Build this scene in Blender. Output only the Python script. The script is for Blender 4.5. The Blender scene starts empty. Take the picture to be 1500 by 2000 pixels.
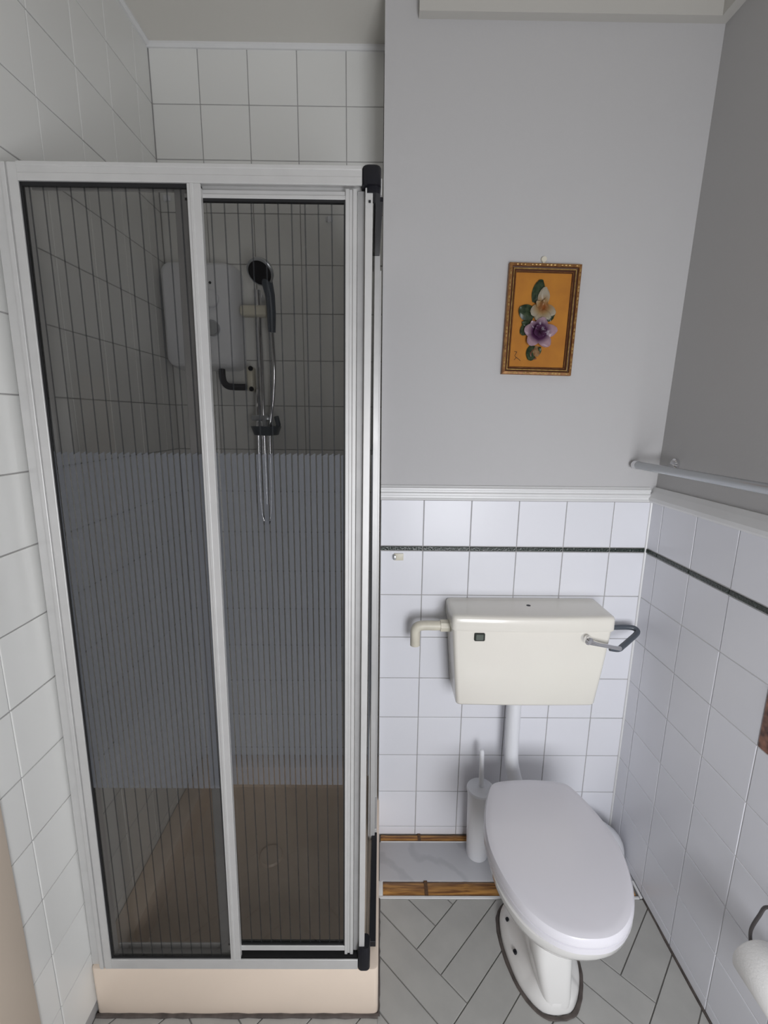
import bpy, bmesh, math, random
from mathutils import Vector, Matrix
random.seed(7)
# ------------------------------------------------------------------ scene basics
sc = bpy.context.scene
COL = sc.collection
Z0 = 1.502                                    # lens height above the floor; geometry below is authored with z = 0 at the lens
F_PX = 893.1
cd = bpy.data.cameras.new('camera'); cam = bpy.data.objects.new('camera', cd); COL.objects.link(cam)
R_ = Vector((0.99993719, -0.00519242, 0.009933)); D_ = Vector((0.00868823, -0.2007975, -0.97959424)); W_ = Vector((0.00708099, 0.97961901, -0.20073978))
M = Matrix((R_, -D_, -W_)).transposed().to_4x4(); M.translation = Vector((0, 0, Z0)); cam.matrix_world = M
cd.sensor_fit = 'HORIZONTAL'; cd.sensor_width = 36.0; cd.lens = F_PX / 1500.0 * 36.0; cd.clip_start = 0.02
sc.camera = cam
w = bpy.data.worlds.new('world'); sc.world = w; w.use_nodes = True
w.node_tree.nodes['Background'].inputs[0].default_value = (0.75, 0.85, 1.0, 1); w.node_tree.nodes['Background'].inputs[1].default_value = 0.6
def area(name, loc, target, sx, sy, power, color):
    l = bpy.data.lights.new(name, 'AREA'); l.shape = 'RECTANGLE'; l.size = sx; l.size_y = sy; l.energy = power; l.color = color
    o = bpy.data.objects.new(name, l); COL.objects.link(o); o.location = loc
    o.rotation_euler = (Vector(target) - Vector(loc)).to_track_quat('-Z', 'Z').to_euler(); return o
WX0, WX1, WZ0, WZ1 = 0.18, 0.82, 0.50, 1.55   # window in the wall behind the photographer (world z)
RY = -0.75                                    # that wall's inner face
area('window_daylight', ((WX0+WX1)/2, RY-0.02, (WZ0+WZ1)/2), ((WX0+WX1)/2, 1, (WZ0+WZ1)/2), WX1-WX0, WZ1-WZ0, 30.0, (0.955, 0.965, 1.0))
sc.view_settings.view_transform = 'Standard'; sc.view_settings.look = 'None'; sc.view_settings.gamma = 1.0
sc.view_settings.use_curve_mapping = False; sc.view_settings.exposure = 0.0

# ------------------------------------------------------------------ key planes (metres, from the lens)
YT, YS = 1.4105, 1.6349          # wall behind the toilet, back of the shower alcove
XL, XR = -0.7153, 0.8525         # left wall, right wall (tile faces)
FZ, CZ = -1.502, 1.098           # floor, ceiling
ZB = -0.4150                     # bottom of the dark border strip
ZT = -0.3995
P = 0.15

# ------------------------------------------------------------------ materials
def mat(name, col, rough=0.5, metal=0.0, noise=0.0, nscale=8.0, col2=None, bump=0.0, bscale=60.0, coat=0.0, rand=0.0, spec=0.5):
    m = bpy.data.materials.new(name); m.use_nodes = True; nt = m.node_tree; b = nt.nodes['Principled BSDF']
    b.inputs['Base Color'].default_value = (*col, 1); b.inputs['Roughness'].default_value = rough; b.inputs['Metallic'].default_value = metal
    b.inputs['Specular IOR Level'].default_value = spec
    if coat: b.inputs['Coat Weight'].default_value = coat; b.inputs['Coat Roughness'].default_value = 0.08
    tc = nt.nodes.new('ShaderNodeTexCoord'); last = None
    if noise or col2:
        n = nt.nodes.new('ShaderNodeTexNoise'); n.inputs['Scale'].default_value = nscale; n.inputs['Detail'].default_value = 5
        nt.links.new(tc.outputs['Object'], n.inputs['Vector'])
        r = nt.nodes.new('ShaderNodeValToRGB'); c2 = col2 or tuple(c*(1-noise) for c in col)
        r.color_ramp.elements[0].position = 0.35; r.color_ramp.elements[1].position = 0.65
        r.color_ramp.elements[0].color = (*c2, 1); r.color_ramp.elements[1].color = (*col, 1)
        nt.links.new(n.outputs['Fac'], r.inputs['Fac']); last = r.outputs['Color']
    if rand:
        oi = nt.nodes.new('ShaderNodeObjectInfo'); mp = nt.nodes.new('ShaderNodeMapRange')
        mp.inputs['To Min'].default_value = 1-rand; mp.inputs['To Max'].default_value = 1.0
        nt.links.new(oi.outputs['Random'], mp.inputs['Value'])
        mx = nt.nodes.new('ShaderNodeVectorMath'); mx.operation = 'SCALE'
        if last: nt.links.new(last, mx.inputs[0])
        else: mx.inputs[0].default_value = col
        nt.links.new(mp.outputs['Result'], mx.inputs['Scale']); last = mx.outputs['Vector']
    if last: nt.links.new(last, b.inputs['Base Color'])
    if bump:
        n2 = nt.nodes.new('ShaderNodeTexNoise'); n2.inputs['Scale'].default_value = bscale; n2.inputs['Detail'].default_value = 3
        nt.links.new(tc.outputs['Object'], n2.inputs['Vector'])
        bp = nt.nodes.new('ShaderNodeBump'); bp.inputs['Strength'].default_value = bump; bp.inputs['Distance'].default_value = 0.002
        nt.links.new(n2.outputs['Fac'], bp.inputs['Height']); nt.links.new(bp.outputs['Normal'], b.inputs['Normal'])
    return m
MM = {}
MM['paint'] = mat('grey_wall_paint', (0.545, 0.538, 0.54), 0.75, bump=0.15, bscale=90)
MM['paint_r'] = mat('grey_wall_paint_right_shaded', (0.49, 0.483, 0.48), 0.75, bump=0.15, bscale=90)  # same grey paint, dimmer light on the right wall put into its colour
MM['paint_dim'] = mat('low_bounce_wall_paint', (0.36, 0.34, 0.32), 0.8)  # unseen rear wall, colour made dark to cut bounced light
MM['ceil'] = mat('ceiling_paint', (0.72, 0.70, 0.65), 0.85, bump=0.15, bscale=120)
MM['cream_paint'] = mat('cream_ceiling_paint', (0.56, 0.545, 0.51), 0.85, bump=0.1)
MM['gloss_white'] = mat('white_gloss_paint', (0.80, 0.80, 0.80), 0.35, noise=0.04)
MM['grout'] = mat('tile_grout', (0.44, 0.43, 0.425), 0.9, noise=0.15, nscale=20)
MM['grout_pale'] = mat('tile_grout_pale', (0.74, 0.73, 0.72), 0.9, noise=0.12, nscale=14)
MM['tile'] = mat('white_glazed_tile_cool_light', (0.83, 0.835, 0.88), 0.30, bump=0.12, bscale=14, rand=0.03, spec=0.35)  # white tile with the bluish cast of the light put into its colour
MM['tile_left'] = mat('white_glazed_tile_warm_light', (0.80, 0.80, 0.775), 0.28, bump=0.12, bscale=14, rand=0.03)  # white tile again, warm cast of the mixed lighting put into its colour
MM['strip'] = mat('dark_border_tile', (0.012, 0.018, 0.014), 0.12, col2=(0.03, 0.045, 0.035), nscale=90, bump=1.0, bscale=160)
MM['floor_tile'] = mat('grey_floor_tile', (0.46, 0.455, 0.43), 0.5, col2=(0.41, 0.405, 0.385), nscale=10, bump=0.1, rand=0.05)
MM['floor_grout'] = mat('floor_grout', (0.27, 0.265, 0.25), 0.9, noise=0.1)
MM['sealant_and_shade'] = mat('brown_sealant_and_shade', (0.115, 0.095, 0.085), 0.7, noise=0.45, nscale=35)  # sealant colour, also used for the shade lines under the dado rails
MM['tray'] = mat('peach_acrylic', (0.83, 0.70, 0.58), 0.3, noise=0.05, nscale=5)
MM['alu'] = mat('silver_aluminium', (0.66, 0.655, 0.645), 0.38, metal=0.35, noise=0.04, nscale=30)
MM['alu_dull'] = mat('dull_aluminium', (0.42, 0.415, 0.41), 0.5, metal=0.3, noise=0.08, nscale=30)
MM['black'] = mat('black_plastic', (0.010, 0.010, 0.014), 0.4, spec=0.3)
MM['seal_black'] = mat('black_rubber', (0.008, 0.008, 0.009), 0.7)
MM['cistern'] = mat('cream_ceramic_plastic', (0.86, 0.835, 0.75), 0.22, col2=(0.85, 0.815, 0.74), nscale=4, coat=0.3)
MM['ceramic'] = mat('white_ceramic', (0.80, 0.79, 0.77), 0.15, coat=0.4)
MM['seat'] = mat('white_seat_plastic', (0.76, 0.745, 0.79), 0.25, coat=0.2)
MM['white_plastic'] = mat('white_plastic', (0.80, 0.81, 0.84), 0.3)
MM['cream_plastic'] = mat('cream_plastic', (0.74, 0.70, 0.58), 0.4, noise=0.12, nscale=20)
MM['chrome'] = mat('chrome', (0.80, 0.80, 0.82), 0.10, metal=1.0)
MM['darkgrey'] = mat('slate_grey_plastic', (0.085, 0.10, 0.12), 0.35)
MM['railgrey'] = mat('pale_grey_tube', (0.50, 0.52, 0.54), 0.25, metal=0.5)
MM['dark_wire'] = mat('dark_metal_wire', (0.13, 0.12, 0.12), 0.3, metal=0.8)
MM['paper'] = mat('toilet_paper', (0.88, 0.87, 0.85), 0.95, bump=0.3, bscale=200)
MM['card'] = mat('cardboard', (0.45, 0.36, 0.26), 0.9)
MM['badge'] = mat('green_black_badge', (0.02, 0.025, 0.02), 0.3)
MM['badge2'] = mat('green_grey_badge', (0.10, 0.12, 0.10), 0.35)
MM['gold'] = mat('gilt_frame', (0.36, 0.18, 0.055), 0.45, metal=0.3, col2=(0.20, 0.075, 0.025), nscale=60)
MM['gilt'] = mat('bright_gilt', (0.62, 0.42, 0.16), 0.35, metal=0.5, col2=(0.35, 0.2, 0.06), nscale=80)
MM['frame_brown'] = mat('brown_frame_wood', (0.085, 0.028, 0.012), 0.45)
MM['orange'] = mat('orange_velvet_panel', (0.50, 0.20, 0.022), 0.8, col2=(0.43, 0.165, 0.02), nscale=20)
MM['leaf'] = mat('dark_green_leaf', (0.03, 0.055, 0.03), 0.25, col2=(0.10, 0.14, 0.07), nscale=90)
MM['bud'] = mat('cream_bud', (0.60, 0.42, 0.22), 0.3, col2=(0.45, 0.22, 0.1), nscale=120)
MM['stem'] = mat('red_brown_stem', (0.16, 0.05, 0.02), 0.4)
MM['knot'] = mat('dark_cane_knot', (0.13, 0.06, 0.02), 0.5, noise=0.4, nscale=120)
MM['ink'] = mat('dark_ink', (0.05, 0.03, 0.02), 0.8)
MM['skirt'] = mat('magnolia_paint', (0.60, 0.51, 0.42), 0.5)
def petal_mat(name, inner, mid, outer, r0, r1, r2):
    m = bpy.data.materials.new(name); m.use_nodes = True; nt = m.node_tree; b = nt.nodes['Principled BSDF']; b.inputs['Roughness'].default_value = 0.25
    tc = nt.nodes.new('ShaderNodeTexCoord'); ln = nt.nodes.new('ShaderNodeVectorMath'); ln.operation = 'LENGTH'
    nt.links.new(tc.outputs['Object'], ln.inputs[0]); mr = nt.nodes.new('ShaderNodeMapRange'); mr.inputs['From Min'].default_value = 0; mr.inputs['From Max'].default_value = r2
    nt.links.new(ln.outputs['Value'], mr.inputs['Value']); r = nt.nodes.new('ShaderNodeValToRGB')
    r.color_ramp.elements[0].position = r0/r2; r.color_ramp.elements[0].color = (*inner, 1)
    r.color_ramp.elements[1].position = 1.0; r.color_ramp.elements[1].color = (*outer, 1)
    e = r.color_ramp.elements.new(r1/r2); e.color = (*mid, 1)
    nt.links.new(mr.outputs['Result'], r.inputs['Fac']); nt.links.new(r.outputs['Color'], b.inputs['Base Color']); return m
MM['petal_cream'] = petal_mat('cream_petal', (0.45, 0.15, 0.04), (0.55, 0.36, 0.16), (0.62, 0.56, 0.44), 0.006, 0.018, 0.034)
MM['petal_purple'] = petal_mat('purple_petal', (0.04, 0.008, 0.03), (0.14, 0.045, 0.13), (0.60, 0.42, 0.50), 0.006, 0.022, 0.036)
def glass_mat():
    """smoked glass with satin-etched vertical lines (thin ones above and below, a band of broad stripes between)"""
    m = bpy.data.materials.new('smoked_striped_glass'); m.use_nodes = True; nt = m.node_tree; N = nt.nodes; L = nt.links
    for n in list(N): N.remove(n)
    out = N.new('ShaderNodeOutputMaterial'); tc = N.new('ShaderNodeTexCoord'); sp = N.new('ShaderNodeSeparateXYZ'); L.new(tc.outputs['Object'], sp.inputs[0])
    def math_(op, a, b=None, c=None):
        n = N.new('ShaderNodeMath'); n.operation = op
        for i, v in enumerate((a, b, c)):
            if v is None: continue
            if isinstance(v, (int, float)): n.inputs[i].default_value = v
            else: L.new(v, n.inputs[i])
        return n.outputs[0]
    x = math_('ADD', sp.outputs['X'], -0.355); z = math_('ADD', sp.outputs['Z'], -1.351)   # back to lens coordinates
    u2 = math_('FRACT', math_('DIVIDE', math_('ADD', x, 5.0), 0.0122))          # stripe band
    u1 = math_('FRACT', math_('DIVIDE', math_('ADD', x, 5.0), 0.0244))          # thin lines
    stripe = math_('GREATER_THAN', u2, 0.24)
    line = math_('LESS_THAN', u1, 0.11)
    # slanted ends of the stripes
    zt = math_('ADD', z, math_('MULTIPLY', u2, -0.006))
    inb = math_('MULTIPLY', math_('LESS_THAN', zt, -0.076), math_('GREATER_THAN', z, -0.835))
    k = math_('ADD', math_('MULTIPLY', stripe, inb), math_('MULTIPLY', line, math_('SUBTRACT', 1.0, inb)))
    tr = N.new('ShaderNodeBsdfTransparent'); tr.inputs[0].default_value = (0.53, 0.525, 0.515, 1)
    gl = N.new('ShaderNodeBsdfGlossy'); gl.inputs['Roughness'].default_value = 0.03; gl.inputs['Color'].default_value = (0.9, 0.9, 0.9, 1)
    fr = N.new('ShaderNodeFresnel'); fr.inputs['IOR'].default_value = 1.45
    clear = N.new('ShaderNodeMixShader'); L.new(fr.outputs[0], clear.inputs[0]); L.new(tr.outputs[0], clear.inputs[1]); L.new(gl.outputs[0], clear.inputs[2])
    df = N.new('ShaderNodeBsdfDiffuse'); mc = N.new('ShaderNodeMix'); mc.data_type = 'RGBA'; L.new(inb, mc.inputs[0]); mc.inputs[6].default_value = (0.035, 0.036, 0.038, 1); mc.inputs[7].default_value = (0.150, 0.158, 0.175, 1)
    L.new(mc.outputs[2], df.inputs['Color'])
    tr2 = N.new('ShaderNodeBsdfTransparent'); tr2.inputs[0].default_value = (0.50, 0.50, 0.50, 1)
    sat = N.new('ShaderNodeMixShader'); sat.inputs[0].default_value = 0.62; L.new(tr2.outputs[0], sat.inputs[1]); L.new(df.outputs[0], sat.inputs[2])
    mx = N.new('ShaderNodeMixShader'); L.new(k, mx.inputs[0]); L.new(clear.outputs[0], mx.inputs[1]); L.new(sat.outputs[0], mx.inputs[2])
    geo = N.new('ShaderNodeNewGeometry'); tb_ = N.new('ShaderNodeBsdfTransparent'); tb_.inputs[0].default_value = (0.98, 0.98, 0.98, 1)   # a ray pays for the tint once, on entering the pane
    fin = N.new('ShaderNodeMixShader'); L.new(geo.outputs['Backfacing'], fin.inputs[0]); L.new(mx.outputs[0], fin.inputs[1]); L.new(tb_.outputs[0], fin.inputs[2])
    L.new(fin.outputs[0], out.inputs[0]); return m
MM['glass'] = glass_mat()
def marble_mat():
    m = bpy.data.materials.new('grey_marble'); m.use_nodes = True; nt = m.node_tree; b = nt.nodes['Principled BSDF']; b.inputs['Roughness'].default_value = 0.25
    tc = nt.nodes.new('ShaderNodeTexCoord'); wv = nt.nodes.new('ShaderNodeTexWave'); wv.wave_type = 'BANDS'; wv.bands_direction = 'DIAGONAL'
    wv.inputs['Scale'].default_value = 3.0; wv.inputs['Distortion'].default_value = 9; wv.inputs['Detail'].default_value = 4; wv.inputs['Detail Scale'].default_value = 1.4
    nt.links.new(tc.outputs['Object'], wv.inputs['Vector']); r = nt.nodes.new('ShaderNodeValToRGB')
    r.color_ramp.elements[0].position = 0.0; r.color_ramp.elements[0].color = (0.46, 0.465, 0.49, 1); r.color_ramp.elements[1].position = 0.22; r.color_ramp.elements[1].color = (0.52, 0.525, 0.55, 1)
    nt.links.new(wv.outputs['Fac'], r.inputs['Fac']); nt.links.new(r.outputs['Color'], b.inputs['Base Color']); return m
MM['marble'] = marble_mat()
def wood_mat():
    m = bpy.data.materials.new('varnished_bamboo'); m.use_nodes = True; nt = m.node_tree; b = nt.nodes['Principled BSDF']; b.inputs['Roughness'].default_value = 0.35
    tc = nt.nodes.new('ShaderNodeTexCoord'); mp = nt.nodes.new('ShaderNodeMapping'); mp.inputs['Scale'].default_value = (6, 90, 90)
    n = nt.nodes.new('ShaderNodeTexNoise'); n.inputs['Scale'].default_value = 1.6; n.inputs['Detail'].default_value = 5
    nt.links.new(tc.outputs['Object'], mp.inputs['Vector']); nt.links.new(mp.outputs[0], n.inputs['Vector']); r = nt.nodes.new('ShaderNodeValToRGB')
    r.color_ramp.elements[0].position = 0.36; r.color_ramp.elements[0].color = (0.16, 0.06, 0.015, 1); r.color_ramp.elements[1].position = 0.62; r.color_ramp.elements[1].color = (0.48, 0.24, 0.06, 1)
    nt.links.new(n.outputs['Fac'], r.inputs['Fac']); nt.links.new(r.outputs['Color'], b.inputs['Base Color']); return m
MM['wood'] = wood_mat()
def decor_mat():
    m = bpy.data.materials.new('brown_marbled_tile'); m.use_nodes = True; nt = m.node_tree; b = nt.nodes['Principled BSDF']; b.inputs['Roughness'].default_value = 0.2
    tc = nt.nodes.new('ShaderNodeTexCoord'); n = nt.nodes.new('ShaderNodeTexNoise'); n.inputs['Scale'].default_value = 45; n.inputs['Detail'].default_value = 6
    nt.links.new(tc.outputs['Object'], n.inputs['Vector']); r = nt.nodes.new('ShaderNodeValToRGB')
    r.color_ramp.elements[0].position = 0.35; r.color_ramp.elements[0].color = (0.05, 0.018, 0.012, 1); r.color_ramp.elements[1].position = 0.7; r.color_ramp.elements[1].color = (0.33, 0.15, 0.09, 1)
    nt.links.new(n.outputs['Fac'], r.inputs['Fac']); nt.links.new(r.outputs['Color'], b.inputs['Base Color']); return m
MM['decor'] = decor_mat()

# ------------------------------------------------------------------ helpers
def WP(o):
    v = Vector((0, 0, 0))
    while o is not None: v = v + Vector(o.location); o = o.parent
    return v
def finish(name, bm, m, parent=None, loc=None, smooth=False):
    """bm is in lens coordinates; origin goes to loc"""
    loc = Vector(loc) if loc is not None else (WP(parent) if parent else Vector((0, 0, 0)))
    bmesh.ops.translate(bm, verts=bm.verts, vec=-loc)
    bmesh.ops.recalc_face_normals(bm, faces=bm.faces)
    me = bpy.data.meshes.new(name); bm.to_mesh(me); bm.free()
    for mm_ in (m if isinstance(m, (list, tuple)) else [m]): me.materials.append(MM[mm_] if isinstance(mm_, str) else mm_)
    if smooth:
        for p in me.polygons: p.use_smooth = True
        me.set_sharp_from_angle(angle=math.radians(38))
    o = bpy.data.objects.new(name, me); COL.objects.link(o)
    o.location = loc - (WP(parent) if parent else Vector((0, 0, 0)))
    if parent: o.parent = parent
    return o
def thing(name, label, cat, loc, group=None):
    o = bpy.data.objects.new(name, None); COL.objects.link(o); o.location = loc; o.empty_display_size = 0.05
    o['label'] = label; o['category'] = cat
    if group: o['group'] = group
    return o
def tag(o, label=None, cat=None, kind=None, group=None):
    if label: o['label'] = label
    if cat: o['category'] = cat
    if kind: o['kind'] = kind
    if group: o['group'] = group
    return o
def box(bm, x0, x1, y0, y1, z0, z1, bev=0.0, seg=2):
    vs = [bm.verts.new((x, y, z)) for x in (x0, x1) for y in (y0, y1) for z in (z0, z1)]
    fs = [bm.faces.new([vs[i] for i in q]) for q in ((0, 1, 3, 2), (4, 6, 7, 5), (0, 4, 5, 1), (2, 3, 7, 6), (0, 2, 6, 4), (1, 5, 7, 3))]
    if bev:
        es = list({e for f in fs for e in f.edges})
        bmesh.ops.bevel(bm, geom=es, offset=bev, segments=seg, affect='EDGES', profile=0.5)
def B(name, x0, x1, y0, y1, z0, z1, m, parent=None, bev=0.0, seg=2, **k):
    bm = bmesh.new(); box(bm, x0, x1, y0, y1, z0, z1, bev, seg); return finish(name, bm, m, parent, smooth=bev > 0, **k)
def loft(bm, secs, cap=True):
    rings = [[bm.verts.new(p) for p in s] for s in secs]
    n = len(rings[0])
    for a, b in zip(rings, rings[1:]):
        for i in range(n): bm.faces.new((a[i], a[(i+1) % n], b[(i+1) % n], b[i]))
    if cap: bm.faces.new(rings[0][::-1]); bm.faces.new(rings[-1])
    return rings
def catmull(pts, n, closed=True):
    out = []; N = len(pts); pts = [Vector(p) for p in pts]
    rng = range(N) if closed else range(N-1)
    for i in rng:
        if closed: a, b, c, d = pts[(i-1) % N], pts[i], pts[(i+1) % N], pts[(i+2) % N]
        else: a, b, c, d = pts[max(i-1, 0)], pts[i], pts[i+1], pts[min(i+2, N-1)]
        for k in range(n):
            t = k/n; out.append(0.5*((2*b)+(c-a)*t+(2*a-5*b+4*c-d)*t*t+(3*b-a-3*c+d)*t**3))
    if not closed: out.append(pts[-1])
    return out
def tube(bm, path, r, n=14, cap=True):
    path = [Vector(p) for p in path]; rr = r if isinstance(r, (list, tuple)) else [r]*len(path); secs = []; up = None
    for i, p in enumerate(path):
        t = (path[min(i+1, len(path)-1)]-path[max(i-1, 0)]).normalized()
        if up is None:
            up = Vector((0, 0, 1)) if abs(t.z) < 0.9 else Vector((1, 0, 0))
        a = t.cross(up).normalized(); up = a.cross(t).normalized()
        secs.append([p+rr[i]*(math.cos(2*math.pi*k/n)*a+math.sin(2*math.pi*k/n)*up) for k in range(n)])
    loft(bm, secs, cap)
def T(name, path, r, m, parent=None, n=14, **k):
    bm = bmesh.new(); tube(bm, path, r, n); return finish(name, bm, m, parent, smooth=True, **k)
def lathe(bm, cx, cy, prof, n=36, axis='z'):
    secs = [[Vector((cx+r*math.cos(2*math.pi*k/n), cy+r*math.sin(2*math.pi*k/n), z)) for k in range(n)] for r, z in prof]
    loft(bm, secs, True)
def roundrect(x0, x1, y0, y1, r, z, n=5):
    out = []
    for cx, cy, a0 in ((x1-r, y1-r, 0), (x0+r, y1-r, 90), (x0+r, y0+r, 180), (x1-r, y0+r, 270)):
        for k in range(n+1):
            a = math.radians(a0+90*k/n); out.append(Vector((cx+r*math.cos(a), cy+r*math.sin(a), z)))
    return out
def prism_y(bm, prof, y0, y1):   # profile list of (x,z) extruded along y
    loft(bm, [[Vector((x, y0, z)) for x, z in prof], [Vector((x, y1, z)) for x, z in prof]])
def prism_x(bm, prof, x0, x1):   # (y,z)
    loft(bm, [[Vector((x0, y, z)) for y, z in prof], [Vector((x1, y, z)) for y, z in prof]])

# ------------------------------------------------------------------ room shell
def S(o, kind='structure'): o['kind'] = kind; return o
RB = RY
floor = S(B('floor', XL-0.1, XR+0.12, RB-0.1, YS+0.1, FZ-0.08, FZ-0.003, 'floor_grout'))
ceiling = S(B('ceiling', XL-0.1, XR+0.12, RB-0.1, YS+0.1, CZ, CZ+0.08, 'ceil'))
GR = 0.0022                                   # grout recess below the tile faces
wall_left = S(B('wall_left', XL-0.1, XL-GR, RB-0.1, YS+0.1, FZ-0.05, CZ, 'grout'))
bm = bmesh.new(); box(bm, XR+GR, XR+0.12, RB-0.1, YT+0.1, FZ-0.05, -0.235); wall_right = S(finish('wall_right', bm, 'grout_pale'))
bm = bmesh.new()                              # painted upper part, a whisker out of plumb
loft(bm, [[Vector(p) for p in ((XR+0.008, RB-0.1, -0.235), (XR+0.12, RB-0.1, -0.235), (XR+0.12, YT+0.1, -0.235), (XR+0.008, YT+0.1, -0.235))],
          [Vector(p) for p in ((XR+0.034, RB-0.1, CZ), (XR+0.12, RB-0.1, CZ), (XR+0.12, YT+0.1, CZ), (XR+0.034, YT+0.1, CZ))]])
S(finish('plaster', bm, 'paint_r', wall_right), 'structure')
wall_back = S(B('wall_back', 0.0, XR+0.12, YT+GR, YT+0.11, FZ-0.05, -0.235, 'grout'))
S(B('plaster', 0.0, XR+0.12, YT+0.003, YT+0.11, -0.235, CZ, 'paint', wall_back), 'structure')
wall_alcove = S(B('wall_back_shower', XL-0.1, 0.02, YS+GR, YS+0.1, FZ-0.05, CZ, 'grout'))
S(B('wall_side_shower', 0.0, 0.10, YT+0.11, YS+0.05, FZ-0.05, CZ, 'paint'))
# wall behind the photographer with its window opening
bm = bmesh.new(); wz0, wz1 = WZ0-Z0, WZ1-Z0
box(bm, XL-0.1, WX0, RB-0.1, RB, FZ-0.05, CZ); box(bm, WX1, XR+0.12, RB-0.1, RB, FZ-0.05, CZ)
box(bm, WX0, WX1, RB-0.1, RB, FZ-0.05, wz0); box(bm, WX0, WX1, RB-0.1, RB, wz1, CZ)
S(finish('wall_front', bm, 'paint_dim'))
bm = bmesh.new()
for a in ((WX0, WX0+0.03, wz0, wz1), (WX1-0.03, WX1, wz0, wz1), (WX0+0.03, WX1-0.03, wz0, wz0+0.03), (WX0+0.03, WX1-0.03, wz1-0.03, wz1)): box(bm, a[0], a[1], RB-0.015, RB+0.012, a[2], a[3])
S(finish('window_1', bm, 'gloss_white'))
# boxed cornice above the painted walls
tr = S(B('trim_1', 0.0871, XR+0.034, YT-0.022, YT+0.003, 1.0125, CZ, 'cream_paint'))
S(B('trim_2', XR+0.006, XR+0.034, -0.4, YT-0.022, 1.012, CZ, 'cream_paint'))
# shower ceiling bead
bm = bmesh.new(); prism_x(bm, [(YS, CZ-0.012), (YS-0.006, CZ-0.012), (YS-0.012, CZ-0.006), (YS-0.012, CZ), (YS, CZ)], XL, 0.0)
S(finish('trim_3', bm, 'gloss_white'))
bm = bmesh.new(); prism_y(bm, [(XL, CZ-0.012), (XL+0.006, CZ-0.012), (XL+0.012, CZ-0.006), (XL+0.012, CZ), (XL, CZ)], -0.3, YS-0.012)
S(finish('trim_4', bm, 'gloss_white'))

# ------------------------------------------------------------------ wall tiles (each tile an object)
G = 0.0013                                     # half joint
_cache = {}
def tile_mesh(w_, h_, m):
    k = (round(w_, 4), round(h_, 4), m)
    if k not in _cache:
        bm = bmesh.new(); b_ = 0.0012; a, c = w_/2, h_/2
        def ring(i, z): return [Vector((-a+i, -c+i, z)), Vector((a-i, -c+i, z)), Vector((a-i, c-i, z)), Vector((-a+i, c-i, z))]
        loft(bm, [ring(0, -0.005), ring(0, -b_), ring(b_*0.35, -b_*0.3), ring(b_*1.2, 0)])
        bmesh.ops.recalc_face_normals(bm, faces=bm.faces)
        me = bpy.data.meshes.new('tile'); bm.to_mesh(me); bm.free(); me.materials.append(MM[m]); _cache[k] = me
    return _cache[k]
RB_ = {'back': Matrix(((1, 0, 0), (0, 0, -1), (0, 1, 0))),      # local x->+x, local y->+z, local z->-y
       'left': Matrix(((0, 0, 1), (1, 0, 0), (0, 1, 0))),       # local x->+y, y->+z, z->+x
       'right': Matrix(((0, 0, -1), (-1, 0, 0), (0, 1, 0)))}    # local x->-y, y->+z, z->-x
def tile(face, a0, a1, z0, z1, plane, m, parent, name='tile', g=G):
    a0 += g; a1 -= g; z0 += g; z1 -= g
    if a1-a0 < 0.006 or z1-z0 < 0.004: return None
    o = bpy.data.objects.new(name, tile_mesh(a1-a0, z1-z0, m)); COL.objects.link(o)
    c = (a0+a1)/2; zc = (z0+z1)/2
    j = random.uniform(-0.0003, 0.0003)
    o.location = (c, plane+j, zc) if face == 'back' else (plane+j, c, zc)
    rot = RB_[face].to_4x4() @ Matrix.Rotation(random.gauss(0, 0.0022), 4, 'X') @ Matrix.Rotation(random.gauss(0, 0.0022), 4, 'Y')
    o.rotation_euler = rot.to_euler(); o.parent = parent
    return o
rows = [(ZT, -0.2485)] + [(ZB-P*(k+1)+0.0012*0, ZB-P*k) for k in range(7)] + [(FZ+0.003, ZB-P*7)]
rows = [(max(a, FZ+0.003), b) for a, b in rows]
X0 = 0.1357
xs = [0.0] + [X0+P*k for k in range(5)] + [XR]
for (z0, z1) in rows:
    for a, b in zip(xs, xs[1:]): tile('back', a, b, z0, z1, YT, 'tile', wall_back)
for a, b in zip(xs, xs[1:]): tile('back', a, b, ZB, ZT, YT-0.002, 'strip', wall_back, 'border_tile', 0.0016)
ys = [YT-0.0005] + [1.349-P*k for k in range(9)]
for (z0, z1) in rows:
    for b, a in zip(ys, ys[1:]):
        if abs(a-0.749) < 0.01 and abs(z0-(ZB-P*2)) < 0.01: continue
        tile('right', a, b, z0, z1, XR, 'tile', wall_right)
for b, a in zip(ys, ys[1:]): tile('right', a, b, ZB, ZT, XR-0.002, 'strip', wall_right, 'border_tile', 0.0016)
dt = tile('right', 0.749, 0.899, ZB-P*2, ZB-P, XR-0.001, 'decor', wall_right, 'picture_tile')
dt['label'] = 'brown marbled picture tile'
YL = [1.545-P*k for k in range(-1, 6)]
YL = [YS-0.0005, 1.545, 1.395, 1.245, 1.095, 0.945, 0.795, 0.73]
PZ = 0.1506
zr = [CZ] + [0.9418-PZ*k for k in range(17)]
for z1, z0 in zip(zr, zr[1:]):
    z0 = max(z0, FZ+0.003)
    if z1-z0 < 0.01: continue
    for b, a in zip(YL, YL[1:]): tile('left', a, b, z0, z1, XL, 'tile_left', wall_left)
    if z1 > 0.2:
        for q in range(3): tile('left', 0.73-P*(q+1), 0.73-P*q, z0, z1, XL, 'tile_left', wall_left)
XSH = [XL+0.0005, -0.5674, -0.4174, -0.2674, -0.1174, 0.0]
for z1, z0 in zip(zr, zr[1:]):
    z0 = max(z0, -1.42)
    if z1-z0 < 0.01: continue
    for a, b in zip(XSH, XSH[1:]): tile('back', a, b, z0, z1, YS, 'tile_left', wall_alcove)
# magnolia door lining low on the left wall by the camera
S(B('trim_5', XL-0.002, XL+0.014, 0.60, 0.728, FZ, 0.10, 'skirt', bev=0.004))

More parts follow.
